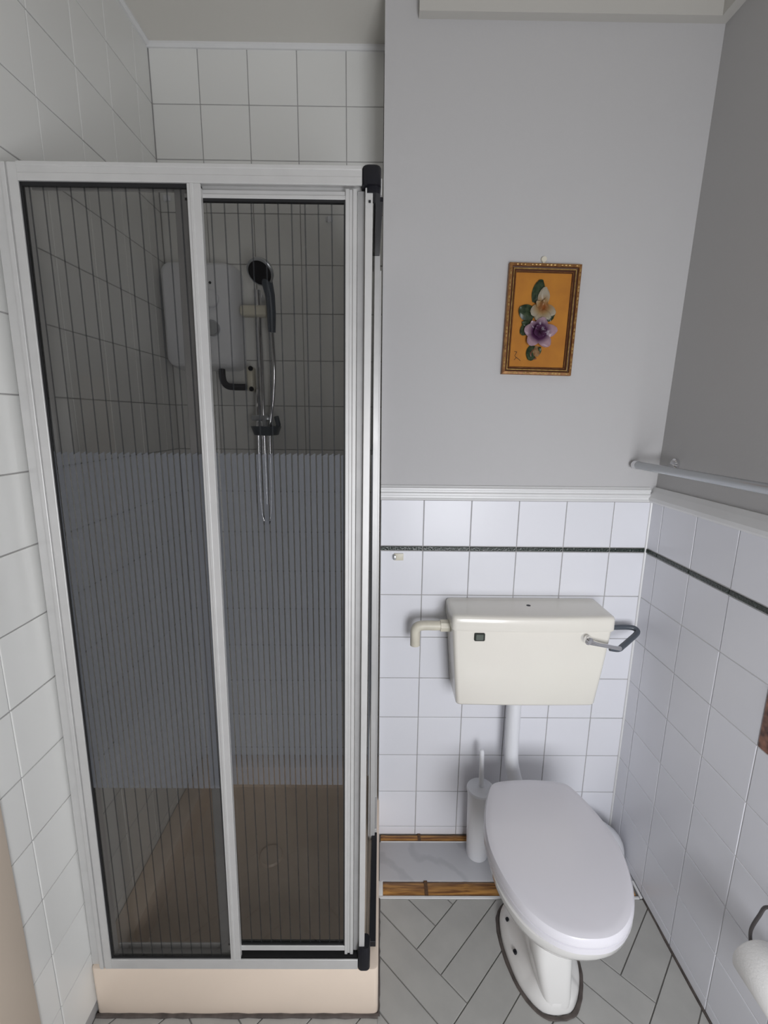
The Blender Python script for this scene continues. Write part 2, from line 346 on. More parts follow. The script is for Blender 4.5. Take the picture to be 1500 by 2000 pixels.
# ------------------------------------------------------------------ dado rails
def dado(axis):
    bm = bmesh.new()
    pr = [(0, 0), (0.012, 0), (0.014, 0.004), (0.011, 0.008), (0.011, 0.013), (0.015, 0.016), (0.015, 0.022), (0.011, 0.026), (0.011, 0.030), (0.0135, 0.033), (0.0135, 0.038), (0.009, 0.0415), (0.006, 0.0455), (0, 0.0465)]
    z = -0.2487
    if axis == 'x': prism_x(bm, [(YT+0.004-d, z+h) for d, h in pr], 0.0, XR-0.012)
    else: prism_y(bm, [(XR+0.008-d*1.45, z+h) for d, h in pr2], 0.0, YT+0.002)
    return bm
pr2 = [(0, 0), (0.014, 0), (0.0165, 0.006), (0.0165, 0.016), (0.013, 0.026), (0.010, 0.034), (0.004, 0.0465), (0, 0.0465)]
S(finish('trim_6', dado('x'), 'gloss_white')); S(finish('trim_7', dado('y'), 'gloss_white'))
for nm, p0, p1 in (('shade_line_back', (0.002, YT-0.0005, -0.2496), (XR-0.004, YT-0.0005, -0.2496)), ('shade_line_right', (XR-0.0005, YT-0.004, -0.2496), (XR-0.0005, 0.0, -0.2496))):
    bm = bmesh.new(); tube(bm, [p0, p1], 0.0014, 6); S(finish(nm, bm, 'sealant_and_shade'))  # dark beads standing in for the shadow gap under the dado rails
bm = bmesh.new(); tube(bm, [(XR-0.001, YT-0.001, -0.25), (XR-0.001, YT-0.001, -1.49)], 0.0045, 8); S(finish('trim_8', bm, 'gloss_white', smooth=True))

# ------------------------------------------------------------------ floor tiles: double herringbone at 45 degrees
Wt = 0.0880; Bk = 2*Wt; Lt = 2*Bk; A0, B0 = 0.8165, -0.479
def clip(poly, n, c):      # keep n.p <= c
    out = []
    for i, p in enumerate(poly):
        q = poly[(i+1) % len(poly)]; dp = n[0]*p[0]+n[1]*p[1]-c; dq = n[0]*q[0]+n[1]*q[1]-c
        if dp <= 0: out.append(p)
        if dp*dq < 0: t = dp/(dp-dq); out.append((p[0]+(q[0]-p[0])*t, p[1]+(q[1]-p[1])*t))
    return out
def poly_area(p): return 0.5*sum(p[i][0]*p[(i+1) % len(p)][1]-p[(i+1) % len(p)][0]*p[i][1] for i in range(len(p)))
_fc = {}
def floor_piece(a0, a1, b0, b1, region):
    g = 0.0016; q = [(a0+g, b0+g), (a1-g, b0+g), (a1-g, b1-g), (a0+g, b1-g)]
    s = 2**-0.5; poly = [((a+b)*s, (a-b)*s) for a, b in q]
    full = abs(poly_area(poly))
    for n, c in region: poly = clip(poly, n, c) if poly else poly
    if len(poly) < 3 or abs(poly_area(poly)) < 2e-5: return
    cx = sum(p[0] for p in poly)/len(poly); cy = sum(p[1] for p in poly)/len(poly)
    dz = random.uniform(-0.0003, 0.0003)
    key = (round(a1-a0, 3), round(b1-b0, 3)) if abs(abs(poly_area(poly))-full) < 1e-8 else None
    if key and key in _fc: me = _fc[key]
    else:
        bm = bmesh.new(); i = 0.0008
        def ring(sc_, z): return [Vector((cx+(p[0]-cx)*sc_, cy+(p[1]-cy)*sc_, z)) for p in poly]
        loft(bm, [ring(1, -0.006), ring(1, -0.0008), ring(0.992, 0)])
        bmesh.ops.translate(bm, verts=bm.verts, vec=(-cx, -cy, 0)); bmesh.ops.recalc_face_normals(bm, faces=bm.faces)
        me = bpy.data.meshes.new('floor_tile'); bm.to_mesh(me); bm.free(); me.materials.append(MM['floor_tile'])
        if key: _fc[key] = me
    o = bpy.data.objects.new('floor_tile', me); COL.objects.link(o); o.location = (cx, cy, FZ+dz); o.parent = floor
regions = [[((-1, 0), -0.002), ((1, 0), XR-0.001), ((0, 1), 1.1805), ((0, -1), 0.55)],
           [((-1, 0), -(XL+0.001)), ((1, 0), 0.002), ((0, 1), 0.890), ((0, -1), -0.45)]]
for i in range(-9, 10):
    for j in range(-6, 7):
        oa, ob = A0+i*Bk+j*Lt, B0-i*Bk+j*Lt
        if not (-1.2 < (oa+ob)*0.707 < 1.7 and -1.3 < (oa-ob)*0.707 < 2.0): continue
        for k in range(2):
            for reg in regions:
                floor_piece(oa, oa+Lt, ob-Bk+Wt*k, ob-Bk+Wt*(k+1), reg)
                floor_piece(oa-Bk+Wt*k, oa-Bk+Wt*(k+1), ob-Lt, ob, reg)
# threshold strips behind the pan: bamboo edging, marble sill, white edge bead
XE = XR-0.012
t = thing('marble_sill', 'grey marble slab with bamboo edging strips behind the toilet pan', 'sill', (0.42, 1.30, FZ-0.003))
B('slab', 0.006, XR-0.002, 1.2370, 1.3765, FZ-0.003, FZ+0.0055, 'marble', t, bev=0.0015)
bm = bmesh.new()
def bamboo(x0, x1, y0, y1, z0, z1, name):
    bm = bmesh.new(); n = 10; prof = []
    for k in range(n+1): a = math.pi*k/n; prof.append(((y0+y1)/2-math.cos(a)*(y1-y0)/2, z0+math.sin(a)*(z1-z0)))
    x = x0; secs = []
    while x < x1+1e-6:
        bulge = 1.0+0.22*max(0, 1-abs(((x-x0+0.12) % 0.262)-0.13)/0.012)
        secs.append([Vector((x, y, FZ-0.003+(z-FZ+0.003)*bulge)) for y, z in prof]); x += 0.006
    loft(bm, secs); o = finish(name, bm, 'wood', t, smooth=True)
    bm = bmesh.new(); xx = x0+0.14
    while xx < x1: box(bm, xx-0.0055, xx+0.0055, y0+0.0005, y1-0.0005, FZ, z1+0.0012); xx += 0.262
    finish('cane_knot', bm, 'knot', o)
bamboo(0.018, XR-0.014, 1.1900, 1.2365, FZ-0.003, FZ+0.0045, 'bamboo_edging')
bamboo(0.010, XR-0.014, 1.3800, YT-0.001, FZ-0.003, FZ+0.006, 'bamboo_edging')
B('white_bead', 0.004, XR-0.012, 1.1815, 1.1895, FZ-0.003, FZ+0.003, 'gloss_white', t, bev=0.001)
B('white_bead', 0.010, XR-0.002, 1.3755, 1.3795, FZ-0.003, FZ+0.0065, 'gloss_white', t, bev=0.001)
B('end_block', 0.004, 0.0175, 1.1900, 1.2365, FZ-0.003, FZ+0.004, 'gloss_white', t, bev=0.001)
T('end_bead', [(XR-0.006, 1.184, FZ+0.002), (XR-0.006, 1.236, FZ+0.004)], 0.0045, 'gloss_white', t, 8)
# sealant lines on the floor joints
def wobble(p0, p1, r, name, m='sealant_and_shade', n=26):
    bm = bmesh.new(); pts = []; rs = []
    for k in range(n+1):
        f = k/n; p = Vector(p0).lerp(Vector(p1), f); pts.append(p); rs.append(r*random.uniform(0.75, 1.25))
    tube(bm, pts, rs, 7); return S(finish(name, bm, m, smooth=True))
wobble((XR-0.001, 1.180, FZ+0.0005), (XR-0.001, 0.2, FZ+0.0005), 0.0042, 'trim_9')

# ------------------------------------------------------------------ shower tray
X1t = 0.0038; Y0t = 0.8909; TZ = -1.351
tray = thing('shower_tray', 'peach acrylic shower tray with square upstand front under the glass doors', 'shower tray', (-0.355, 1.26, FZ))
bm = bmesh.new(); x0, x1, y0, y1 = XL+0.001, X1t, Y0t, YS-0.002
def rr(i, z, r=0.012): return roundrect(x0+i, x1-i, y0+i, y1-i, r, z)
secs = [rr(0.0015, FZ, 0.010), rr(0, FZ+0.004), rr(0, TZ-0.004), rr(0.0012, TZ-0.001), rr(0.004, TZ), rr(0.052, TZ, 0.03), rr(0.062, TZ-0.006, 0.035), rr(0.075, TZ-0.085, 0.05), rr(0.10, TZ-0.10, 0.07)]
# the part of the tray that meets the wall behind the toilet stops at the corner of the alcove
loft(bm, secs, cap=True)
tb = finish('tray_body', bm, 'tray', tray, smooth=True)
bm = bmesh.new(); lathe(bm, -0.36, 1.28, [(0.001, TZ-0.094), (0.036, TZ-0.094), (0.04, TZ-0.099), (0.04, TZ-0.102)], 28); finish('waste_cover', bm, 'tray', tray, smooth=True)
wobble((XL+0.002, Y0t-0.0015, FZ+0.001), (X1t, Y0t-0.0015, FZ+0.001), 0.006, 'trim_10')
wobble((X1t+0.001, Y0t-0.002, FZ+0.001), (X1t+0.001, 1.18, FZ+0.001), 0.0042, 'trim_11')

# ------------------------------------------------------------------ shower enclosure (slightly out of plumb)
def warp(bm):
    for v in bm.verts:
        tt = v.co.z+1.351; k = min(max((YT-v.co.y)/0.52, 0), 1)
        v.co.x += 0.0075*tt*k; v.co.y += 0.0125*tt*k
    return bm
enc = thing('shower_enclosure', 'silver framed corner shower enclosure with smoked striped glass sliding doors', 'shower enclosure', (-0.355, 0.91, TZ))
def E(name, boxes, m, parent=None, bev=0.0008):
    bm = bmesh.new()
    for b_ in boxes: box(bm, *b_, bev, 1)
    warp(bm); return finish(name, bm, m, parent or enc)
YF = 0.891
TT, TBm = 0.4365, 0.4055           # top rail
BT = -1.3222                       # top of bottom rail
# left jamb, moulded: flat outer face, two ridges
E('wall_jamb', [(XL+0.001-0.0, -0.692, YF+0.010, 0.935, TZ, TT+0.004), (-0.692, -0.6885, YF+0.002, 0.93, TZ, TT), (-0.6885, -0.680, YF-0.001, 0.93, TZ, TT-0.001), (-0.680, -0.677, YF+0.003, 0.93, TZ, TT-0.001), (-0.677, -0.660, YF, 0.925, TZ, TT-0.001)], 'alu')
E('top_rail', [(-0.660, -0.0515, YF, YF+0.040, TBm+0.010, TT), (-0.660, -0.0515, YF-0.0015, YF+0.004, TT-0.007, TT), (-0.660, -0.0515, YF-0.0015, YF+0.004, TBm, TBm+0.013), (-0.66, -0.0515, YF+0.036, YF+0.040, TBm, TBm+0.012)], 'alu')
E('bottom_rail', [(-0.660, -0.048, YF, YF+0.040, TZ, TZ+0.014), (-0.660, -0.048, YF, YF+0.004, TZ+0.012, BT), (-0.660, -0.048, YF+0.036, YF+0.040, TZ, BT)], 'alu')
E('centre_post', [(-0.363, -0.3385, YF, YF+0.012, BT, TBm), (-0.3575, -0.3515, YF-0.002, YF+0.002, BT, TBm)], 'alu')
fp = E('fixed_panel', [(-0.660, -0.6555, YF+0.0035, YF+0.010, BT, TBm), (-0.660, -0.3385, YF+0.0035, YF+0.010, TBm-0.0065, TBm), (-0.660, -0.3385, YF+0.0035, YF+0.010, BT, BT+0.005)], 'seal_black', bev=0)
E('pane', [(-0.6555, -0.350, YF+0.0045, YF+0.0085, BT+0.002, TBm-0.002)], 'glass', fp, bev=0)
# front sliding door
yd0, yd1 = YF+0.0135, YF+0.027
door = E('sliding_door', [(-0.0815, -0.0745, yd0-0.003, yd1, BT+0.003, TBm-0.001), (-0.0745, -0.068, yd0, yd1, BT+0.003, TBm-0.001), (-0.068, -0.0605, yd0-0.003, yd1, BT+0.003, TBm-0.001),
                          (-0.372, -0.0815, yd0-0.002, yd1, 0.3868, 0.3935), (-0.372, -0.0815, yd0+0.001, yd1, 0.3935, 0.4015),
                          (-0.372, -0.0815, yd0-0.002, yd1, -1.3090, -1.2945)], 'alu')
E('trailing_stile', [(-0.3905, -0.366, yd0, yd1, BT+0.003, TBm-0.001)], 'alu_dull', door)
E('gasket', [(-0.0845, -0.0815, yd0-0.001, yd1-0.004, -1.2945, 0.3868), (-0.372, -0.0815, yd0, yd1-0.004, 0.3825, 0.3868), (-0.372, -0.0815, yd0, yd1-0.004, -1.2945, -1.2900)], 'seal_black', door, bev=0)
E('pane', [(-0.3655, -0.0845, yd0+0.003, yd0+0.007, -1.2945, 0.3868)], 'glass', door, bev=0)
E('door_runner', [(-0.36, -0.05, YF+0.006, YF+0.034, BT-0.006, BT-0.001)], 'seal_black', door, bev=0)
# side sliding door, its leading stile and pane
sd = E('side_sliding_door', [(-0.0600, -0.0325, YF+0.020, YF+0.040, BT+0.003, TBm-0.001)], 'alu_dull')
E('leading_stile', [(-0.0455, -0.0320, YF+0.006, YF+0.020, BT+0.003, TBm-0.001)], 'alu', sd)
E('pane', [(-0.030, -0.0265, YF+0.045, 1.29, BT+0.004, TBm-0.006)], 'glass', sd, bev=0)
E('screw', [(-0.0395, -0.0355, YF+0.004, YF+0.0061, TBm-0.026, TBm-0.022)], 'seal_black', sd, bev=0)
# side frame
E('side_top_rail', [(-0.0310, -0.0150, YF+0.04, YT-0.002, TBm+0.002, TT-0.002)], 'alu')
E('side_track', [(-0.0305, -0.0125, YF+0.050, 1.250, TBm-0.006, TBm+0.002)], 'black')
E('side_track', [(-0.0205, -0.0035, YF+0.05, 1.262, TZ, BT-0.012)], 'black')
E('side_bottom_rail', [(-0.0235, -0.0045, 1.262, YT-0.002, TZ, BT)], 'alu')
E('side_post', [(-0.0260, -0.0110, 1.250, 1.262, TZ, TBm)], 'alu')
sp_ = E('side_fixed_panel', [(-0.0215, -0.017, 1.262, YT-0.02, BT, TBm)], 'seal_black', bev=0)
E('side_wall_jamb', [(-0.0235, -0.0045, YT-0.020, YT-0.002, BT, TBm)], 'alu')
# corner blocks
bm = bmesh.new(); loft(bm, [roundrect(-0.0515, -0.0175, YF-0.003, YF+0.050, 0.011, z) for z in (TBm+0.001, TT-0.002)] + [roundrect(-0.050, -0.019, YF-0.001, YF+0.048, 0.011, TT+0.0015)]); warp(bm)
finish('corner_block', bm, 'black', enc, smooth=True)
bm = bmesh.new(); loft(bm, [roundrect(-0.046, -0.0185, YF+0.004, YF+0.048, 0.009, z) for z in (TBm-0.010, TBm+0.001)]); warp(bm); finish('corner_collar', bm, 'black', enc, smooth=True)
bm = bmesh.new(); loft(bm, [roundrect(-0.048, -0.0175, YF-0.003, YF+0.040, 0.010, z) for z in (TZ, -1.300)] + [roundrect(-0.0465, -0.019, YF+0.001, YF+0.036, 0.010, -1.288)]); warp(bm)
finish('corner_block', bm, 'black', enc, smooth=True)

# ------------------------------------------------------------------ inside the shower
es = thing('electric_shower', 'white electric shower heater box on the tiled shower wall', 'shower heater', (-0.56, YS, 0.16))
bm = bmesh.new(); ux0, ux1 = -0.695, -0.474
secs = [[Vector((x, y, 0)) for x, y, z in [(0, 0, 0)]]]
def rrx(x0, x1, z0, z1, r, y, n=5): return [Vector((p.x, y, p.y)) for p in roundrect(x0, x1, z0, z1, r, 0, n)]
loft(bm, [rrx(ux0-0.008, ux1+0.012, 0.152, 0.478, 0.03, YS-0.001), rrx(ux0-0.006, ux1+0.010, 0.154, 0.476, 0.03, YS-0.045), rrx(ux0, ux1, 0.160, 0.470, 0.03, YS-0.078), rrx(ux0+0.008, ux1-0.008, 0.168, 0.462, 0.026, YS-0.085)])
finish('case', bm, 'white_plastic', es, smooth=True)
def disc_y(name, cx, cz, r, y0, y1, m, parent, n=24):
    bm = bmesh.new(); loft(bm, [[Vector((cx+rr_*math.cos(2*math.pi*k/n), y, cz+rr_*math.sin(2*math.pi*k/n))) for k in range(n)] for rr_, y in ((r, y0), (r, y1+(y0-y1)*0.2), (r*0.88, y1))])
    return finish(name, bm, m, parent, smooth=True)
disc_y('temperature_knob', -0.541, 0.362, 0.026, YS-0.084, YS-0.10, 'white_plastic', es)
disc_y('power_knob', -0.541, 0.275, 0.024, YS-0.084, YS-0.102, 'railgrey', es)
disc_y('indicator', -0.541, 0.411, 0.004, YS-0.084, YS-0.087, 'black', es)
bm = bmesh.new(); pth = catmull([(-0.532, 1.59, 0.17), (-0.532, 1.59, 0.125), (-0.520, 1.59, 0.103), (-0.495, 1.59, 0.098), (-0.455, 1.595, 0.098)], 6, False); tube(bm, pth, 0.011, 12); finish('hose_elbow', bm, 'black', es, smooth=True)
bm = bmesh.new(); box(bm, -0.452, -0.432, YS-0.045, YS, 0.085, 0.165, 0.006, 2); hb = finish('pipe_clip', bm, 'cream_plastic', es, smooth=True)
for zz in (0.158, 0.092): T('clip_screw', [(-0.437, YS-0.045, zz), (-0.437, YS-0.050, zz)], 0.008, 'black', hb, 10)
rk = thing('shower_riser', 'chrome riser rail with hand shower and flexible hose inside the shower', 'shower rail', (-0.40, YS, -0.14))
T('riser_rail', [(-0.402, 1.59, 0.40), (-0.402, 1.59, -0.30)], 0.0095, 'chrome', rk)
for zz in (0.385, -0.05): T('rail_bracket', [(-0.402, 1.59, zz), (-0.402, YS, zz)], 0.012, 'white_plastic', rk)
bm = bmesh.new(); box(bm, -0.4590, -0.366, 1.565, 1.605, 0.318, 0.352, 0.010, 3); finish('slider', bm, 'cream_plastic', rk, smooth=True)
hp = catmull([(-0.352, 1.545, 0.27), (-0.350, 1.55, 0.15), (-0.362, 1.565, 0.05), (-0.378, 1.575, -0.05), (-0.383, 1.575, -0.30), (-0.40, 1.572, -0.37), (-0.419, 1.575, -0.30), (-0.419, 1.58, -0.02), (-0.420, 1.59, 0.05), (-0.421, 1.598, 0.09)], 10, False)
T('hose', hp, 0.0068, 'chrome', rk, 10)
hh = T('handset', [(-0.352, 1.545, 0.265), (-0.350, 1.54, 0.32), (-0.350, 1.53, 0.37), (-0.358, 1.52, 0.42), (-0.368, 1.515, 0.445)], [0.012, 0.014, 0.015, 0.018, 0.016], 'darkgrey', rk)
c = Vector((-0.370, 1.505, 0.432)); nrm = Vector((-0.18, -0.72, -0.62)).normalized(); a_ = nrm.cross(Vector((0, 0, 1))).normalized(); b_ = nrm.cross(a_)
def disc(c, n, a, b, prof, name, m, parent, seg=28):
    bm = bmesh.new(); loft(bm, [[c+n*h+r*(math.cos(2*math.pi*k/seg)*a+math.sin(2*math.pi*k/seg)*b) for k in range(seg)] for r, h in prof]); return finish(name, bm, m, parent, smooth=True)
disc(c, nrm, a_, b_, [(0.012, -0.022), (0.034, -0.016), (0.041, -0.002), (0.042, 0.006), (0.038, 0.009)], 'spray_head', 'railgrey', rk)
disc(c, nrm, a_, b_, [(0.036, 0.008), (0.035, 0.011), (0.020, 0.012)], 'spray_face', 'black', rk)
sh = B('soap_dish', -0.436, -0.378, 1.56, 1.615, -0.012, 0.006, 'railgrey', rk, bev=0.004)
bm = bmesh.new(); prof = [(0.030, -0.060), (0.040, -0.058), (0.050, -0.030), (0.048, -0.030), (0.038, -0.052), (0.002, -0.054)]
lathe(bm, -0.385, 1.555, [(0.001, -0.062)]+prof, 28); finish('dish', bm, 'darkgrey', sh, smooth=True)
T('arm', [(-0.392, 1.565, -0.008), (-0.388, 1.56, -0.055)], 0.008, 'railgrey', sh)
T('soap_hook', [(-0.352, 1.565, 0.002), (-0.345, 1.56, -0.025), (-0.352, 1.565, -0.045)], 0.008, 'darkgrey', sh)
for (hx, hz, hy, lab) in ((-0.174, 0.622, YS, 'small white hook high on shower wall behind the right hand door'), (-0.690, 0.676, YS, 'small white hook high in shower left corner behind the fixed panel')):
    h = thing('wall_hook', lab, 'hook', (hx, hy, hz)); B('back_plate', hx-0.011, hx+0.011, YS-0.005, YS, hz-0.004, hz+0.012, 'white_plastic', h, bev=0.002)
    T('prong', [(hx, YS-0.005, hz), (hx, YS-0.022, hz-0.010), (hx, YS-0.024, hz+0.004)], 0.004, 'white_plastic', h, 8)
h = thing('small_hook', 'tiny cream stick-on hook on tiles just under the dark border strip', 'hook', (0.052, YT, -0.428))
B('back_plate', 0.044, 0.074, YT-0.003, YT, -0.447, -0.424, 'cream_plastic', h, bev=0.001); B('hook_peg', 0.041, 0.050, YT-0.012, YT-0.003, -0.443, -0.428, 'railgrey', h, bev=0.002)

# ------------------------------------------------------------------ cistern
ci = thing('cistern', 'cream low level toilet cistern with chrome lever on white tiled wall', 'cistern', (0.455, YT, -0.872))
YC = 1.2647; YW = YT-0.001
def csec(z, x0, x1, yf, r=0.016, bow=0.0, yb=YW): 
    pts = roundrect(x0, x1, yf, yb, r, z, 4)
    # bow the front edge
    out = []
    for p in pts:
        f = 1-((p.x-(x0+x1)/2)/((x1-x0)/2))**2; g = max(0, min(1, (yb-p.y)/(yb-yf)))
        out.append(Vector((p.x, p.y-bow*f*g*g, p.z)))
    return out
def dense(x0, x1, yf, yb, r, z, bow):
    pts = []; n = 14
    for k in range(n+1):                      # front edge with bow
        f = k/n; x = x0+r+(x1-x0-2*r)*f; pts.append(Vector((x, yf-bow*(1-(2*f-1)**2), z)))
    for k in range(1, 6): a = math.radians(-90+90*k/5); pts.append(Vector((x1-r+r*math.cos(a), yf+r+r*math.sin(a), z)))
    for k in range(0, 6): a = math.radians(90*k/5); pts.append(Vector((x1-0.006+0.006*math.cos(a), yb-0.006+0.006*math.sin(a), z)))
    for k in range(0, 6): a = math.radians(90+90*k/5); pts.append(Vector((x0+0.006+0.006*math.cos(a), yb-0.006+0.006*math.sin(a), z)))
    for k in range(0, 5): a = math.radians(180+90*k/5); pts.append(Vector((x0+r+r*math.cos(a), yf+r+r*math.sin(a), z)))
    return pts
bm = bmesh.new()
zb = [(-0.8735, 0.246, 0.664, 0.012, 0.014), (-0.871, 0.241, 0.670, 0.006, 0.014), (-0.864, 0.2385, 0.673, 0.002, 0.014), (-0.74, 0.228, 0.688, 0.001, 0.014), (-0.624, 0.2195, 0.7000, 0.0, 0.014), (-0.606, 0.2195, 0.7000, 0.0, 0.014)]
loft(bm, [dense(x0, x1, YC+0.004+dy, YW, r, z, 0.003) for z, x0, x1, dy, r in zb]); cb = finish('tank', bm, 'cistern', ci, smooth=True)
bm = bmesh.new()
loft(bm, [dense(x0, x1, YC+dy, YW, 0.015, z, 0.008) for z, x0, x1, dy in ((-0.619, 0.2165, 0.7045, 0.0), (-0.617, 0.2150, 0.706, -0.001), (-0.584, 0.2150, 0.7055, -0.001), (-0.577, 0.2170, 0.7035, 0.0015), (-0.5735, 0.2215, 0.699, 0.006), (-0.5725, 0.230, 0.690, 0.016))])
finish('lid', bm, 'cistern', ci, smooth=True)
bm = bmesh.new(); lathe(bm, 0.4673, 1.3483, [(0.001, -0.5718), (0.0065, -0.5718), (0.0075, -0.5735)], 16); finish('lid_hole', bm, 'black', ci)
bm = bmesh.new(); loft(bm, [rrx(0.2835, 0.3155, -0.652, -0.6265, 0.004, YC+0.005), rrx(0.2835, 0.3155, -0.652, -0.6265, 0.004, YC-0.0005), rrx(0.2850, 0.314, -0.6505, -0.628, 0.004, YC-0.0015)]); bd = finish('badge', bm, 'badge', ci)
bm = bmesh.new(); loft(bm, [rrx(0.2885, 0.3108, -0.6485, -0.6305, 0.003, YC-0.0012), rrx(0.289, 0.3103, -0.648, -0.631, 0.003, YC-0.0022)]); bi = finish('emblem', bm, 'badge2', bd)
# lever
lx, lz = 0.6185, -0.6390
disc(Vector((lx, YC+0.003, lz)), Vector((0, -1, 0)), Vector((1, 0, 0)), Vector((0, 0, 1)), [(0.014, 0), (0.014, 0.006), (0.011, 0.012), (0.0125, 0.018), (0.012, 0.026), (0.006, 0.031)], 'lever_boss', 'chrome', ci)
lev = T('lever_arm', [(lx+0.004, YC-0.020, lz-0.004), (lx+0.03, YC-0.022, lz-0.010), (lx+0.075, YC-0.020, lz-0.020), (0.718, YC-0.014, -0.666)], [0.0085, 0.0065, 0.0055, 0.0065], 'chrome', ci)
# overflow elbow
ov = catmull([(0.222, 1.335, -0.636), (0.175, 1.335, -0.636), (0.130, 1.335, -0.637), (0.1135, 1.335, -0.648), (0.112, 1.335, -0.675), (0.112, 1.335, -0.703)], 5, False)
T('overflow_pipe', ov, 0.0155, 'cream_plastic', ci, 16)
T('overflow_nut', [(0.222, 1.335, -0.636), (0.190, 1.335, -0.636)], 0.0195, 'cream_plastic', ci, 8)
# grey bent handle behind the lever
gh = thing('grey_handle', 'dark grey bent plastic handle sticking out beyond right side of cistern', 'handle', (0.76, 1.37, -0.657))
T('bent_tube', catmull([(0.70, 1.375, -0.657), (0.76, 1.373, -0.656), (0.803, 1.372, -0.655), (0.8235, 1.365, -0.657), (0.8225, 1.350, -0.664), (0.775, 1.31, -0.672), (0.744, 1.285, -0.676), (0.722, 1.268, -0.677), (0.696, 1.268, -0.674)], 6, False), 0.0085, 'darkgrey', gh)
# flush pipe
fl = thing('flush_pipe', 'white flush pipe between cistern and toilet pan', 'pipe', (0.445, 1.34, -0.90))
T('pipe', catmull([(0.443, 1.34, -0.868), (0.443, 1.34, -0.95), (0.4445, 1.34, -1.06), (0.448, 1.338, -1.13), (0.458, 1.32, -1.18), (0.466, 1.28, -1.205), (0.468, 1.215, -1.20)], 8, False), 0.023, 'white_plastic', fl, 20)
bm = bmesh.new(); lathe(bm, 0.443, 1.34, [(0.031, -0.8745), (0.031, -0.892), (0.026, -0.900)], 10); finish('nut', bm, 'cream_plastic', fl)

# ------------------------------------------------------------------ toilet pan
XC = 0.461
toilet = thing('toilet', 'white toilet pan with closed grey-white lid on pedestal beside the tiled right wall', 'toilet', (XC, 1.02, FZ))
HW = [(0.769, 0.0), (0.773, 0.040), (0.790, 0.079), (0.822, 0.115), (0.865, 0.142), (0.92, 0.162), (0.985, 0.174), (1.05, 0.171), (1.11, 0.157), (1.16, 0.139), (1.198, 0.118), (1.212, 0.085), (1.217, 0.04), (1.219, 0.0)]
pts_r = [(hw, y) for y, hw in HW]; pts_l = [(-hw, y) for y, hw in HW[1:-1]][::-1]
OUT = catmull([(x, y, 0) for x, y in pts_r+pts_l], 5)
cen = Vector((0, 1.0, 0))
def egg(inset, z, dy=0.0, sx=1.0):
    out = []
    for i, p in enumerate(OUT):
        t_ = (OUT[(i+1) % len(OUT)]-OUT[i-1]); n_ = Vector((t_.y, -t_.x, 0))
        n_ = n_.normalized() if n_.length > 1e-9 else Vector((0, -1, 0))
        q = p-n_*inset; out.append(Vector((XC+q.x*sx, q.y+dy, z)))
    return out
def lid_secs(zb_, zt_, off=0.0):
    h = zt_-zb_; return [egg(off+0.004, zb_), egg(off, zb_+0.003), egg(off+0.0005, zt_-h*0.45), egg(off+0.005, zt_-h*0.15), egg(off+0.012, zt_-0.0015), egg(off+0.022, zt_)]
bm = bmesh.new(); loft(bm, lid_secs(-1.110, -1.085)+[[Vector((XC+(p.x-XC)*0.6, 1.0+(p.y-1.0)*0.6, -1.0835)) for p in egg(0.022, 0)], [Vector((XC+(p.x-XC)*0.2, 1.0+(p.y-1.0)*0.2, -1.083)) for p in egg(0.022, 0)]]); finish('lid', bm, 'seat', toilet, smooth=True)
bm = bmesh.new()
so = [egg(0.006, -1.130), egg(0.001, -1.127), egg(0.001, -1.114), egg(0.005, -1.111)]; si = [egg(0.066, -1.112), egg(0.070, -1.120), egg(0.068, -1.130)]
rings = loft(bm, so+si, cap=False); n_ = len(rings[0])
for i in range(n_): bm.faces.new((rings[-1][i], rings[-1][(i+1) % n_], rings[0][(i+1) % n_], rings[0][i]))
finish('seat', bm, 'seat', toilet, smooth=True)
for dx in (-0.075, 0.075): T('hinge', [(XC+dx-0.018, 1.213, -1.118), (XC+dx+0.018, 1.213, -1.118)], 0.009, 'white_plastic', toilet, 12)
def sup(cx, yf, yb, hw, z, e=2.6, n=64, fw=1.0):
    out = []; cy = (yf+yb)/2; ry = (yb-yf)/2
    for k in range(n):
        a = 2*math.pi*k/n-math.pi/2; c_, s_ = math.cos(a), math.sin(a)
        x = math.copysign(abs(c_)**(2/e), c_); y = math.copysign(abs(s_)**(2/e), s_)
        ww = hw*(1-(1-fw)*max(0, -y)); out.append(Vector((cx+x*ww, cy+y*ry, z)))
    return out
bm = bmesh.new()
bs = [sup(0.456, 0.955, 1.20, 0.040, -1.36, 3), sup(0.456, 0.945, 1.20, 0.050, -1.30, 3), sup(0.457, 0.920, 1.20, 0.074, -1.262, 2.6), sup(0.459, 0.880, 1.20, 0.104, -1.232, 2.4), sup(XC, 0.828, 1.205, 0.138, -1.207, 2.3), sup(XC, 0.796, 1.21, 0.156, -1.182, 2.25), sup(XC, 0.781, 1.212, 0.166, -1.156, 2.25), sup(XC, 0.777, 1.212, 0.169, -1.135, 2.25), sup(XC, 0.786, 1.210, 0.163, -1.1305, 2.25), sup(XC, 0.83, 1.17, 0.12, -1.131, 2.2), sup(XC, 0.86, 1.12, 0.09, -1.20, 2.2)]
loft(bm, bs); finish('bowl', bm, 'ceramic', toilet, smooth=True)
bm = bmesh.new()
ps = [sup(0.468, 0.893, 1.20, 0.043, FZ+0.0, 5), sup(0.468, 0.893, 1.20, 0.044, -1.47, 5), sup(0.462, 0.898, 1.20, 0.050, -1.42, 5), sup(0.457, 0.905, 1.20, 0.055, -1.36, 5), sup(0.454, 0.912, 1.20, 0.058, -1.31, 4), sup(0.456, 0.925, 1.20, 0.056, -1.24, 3)]
loft(bm, ps); ped = finish('pedestal', bm, 'ceramic', toilet, smooth=True)
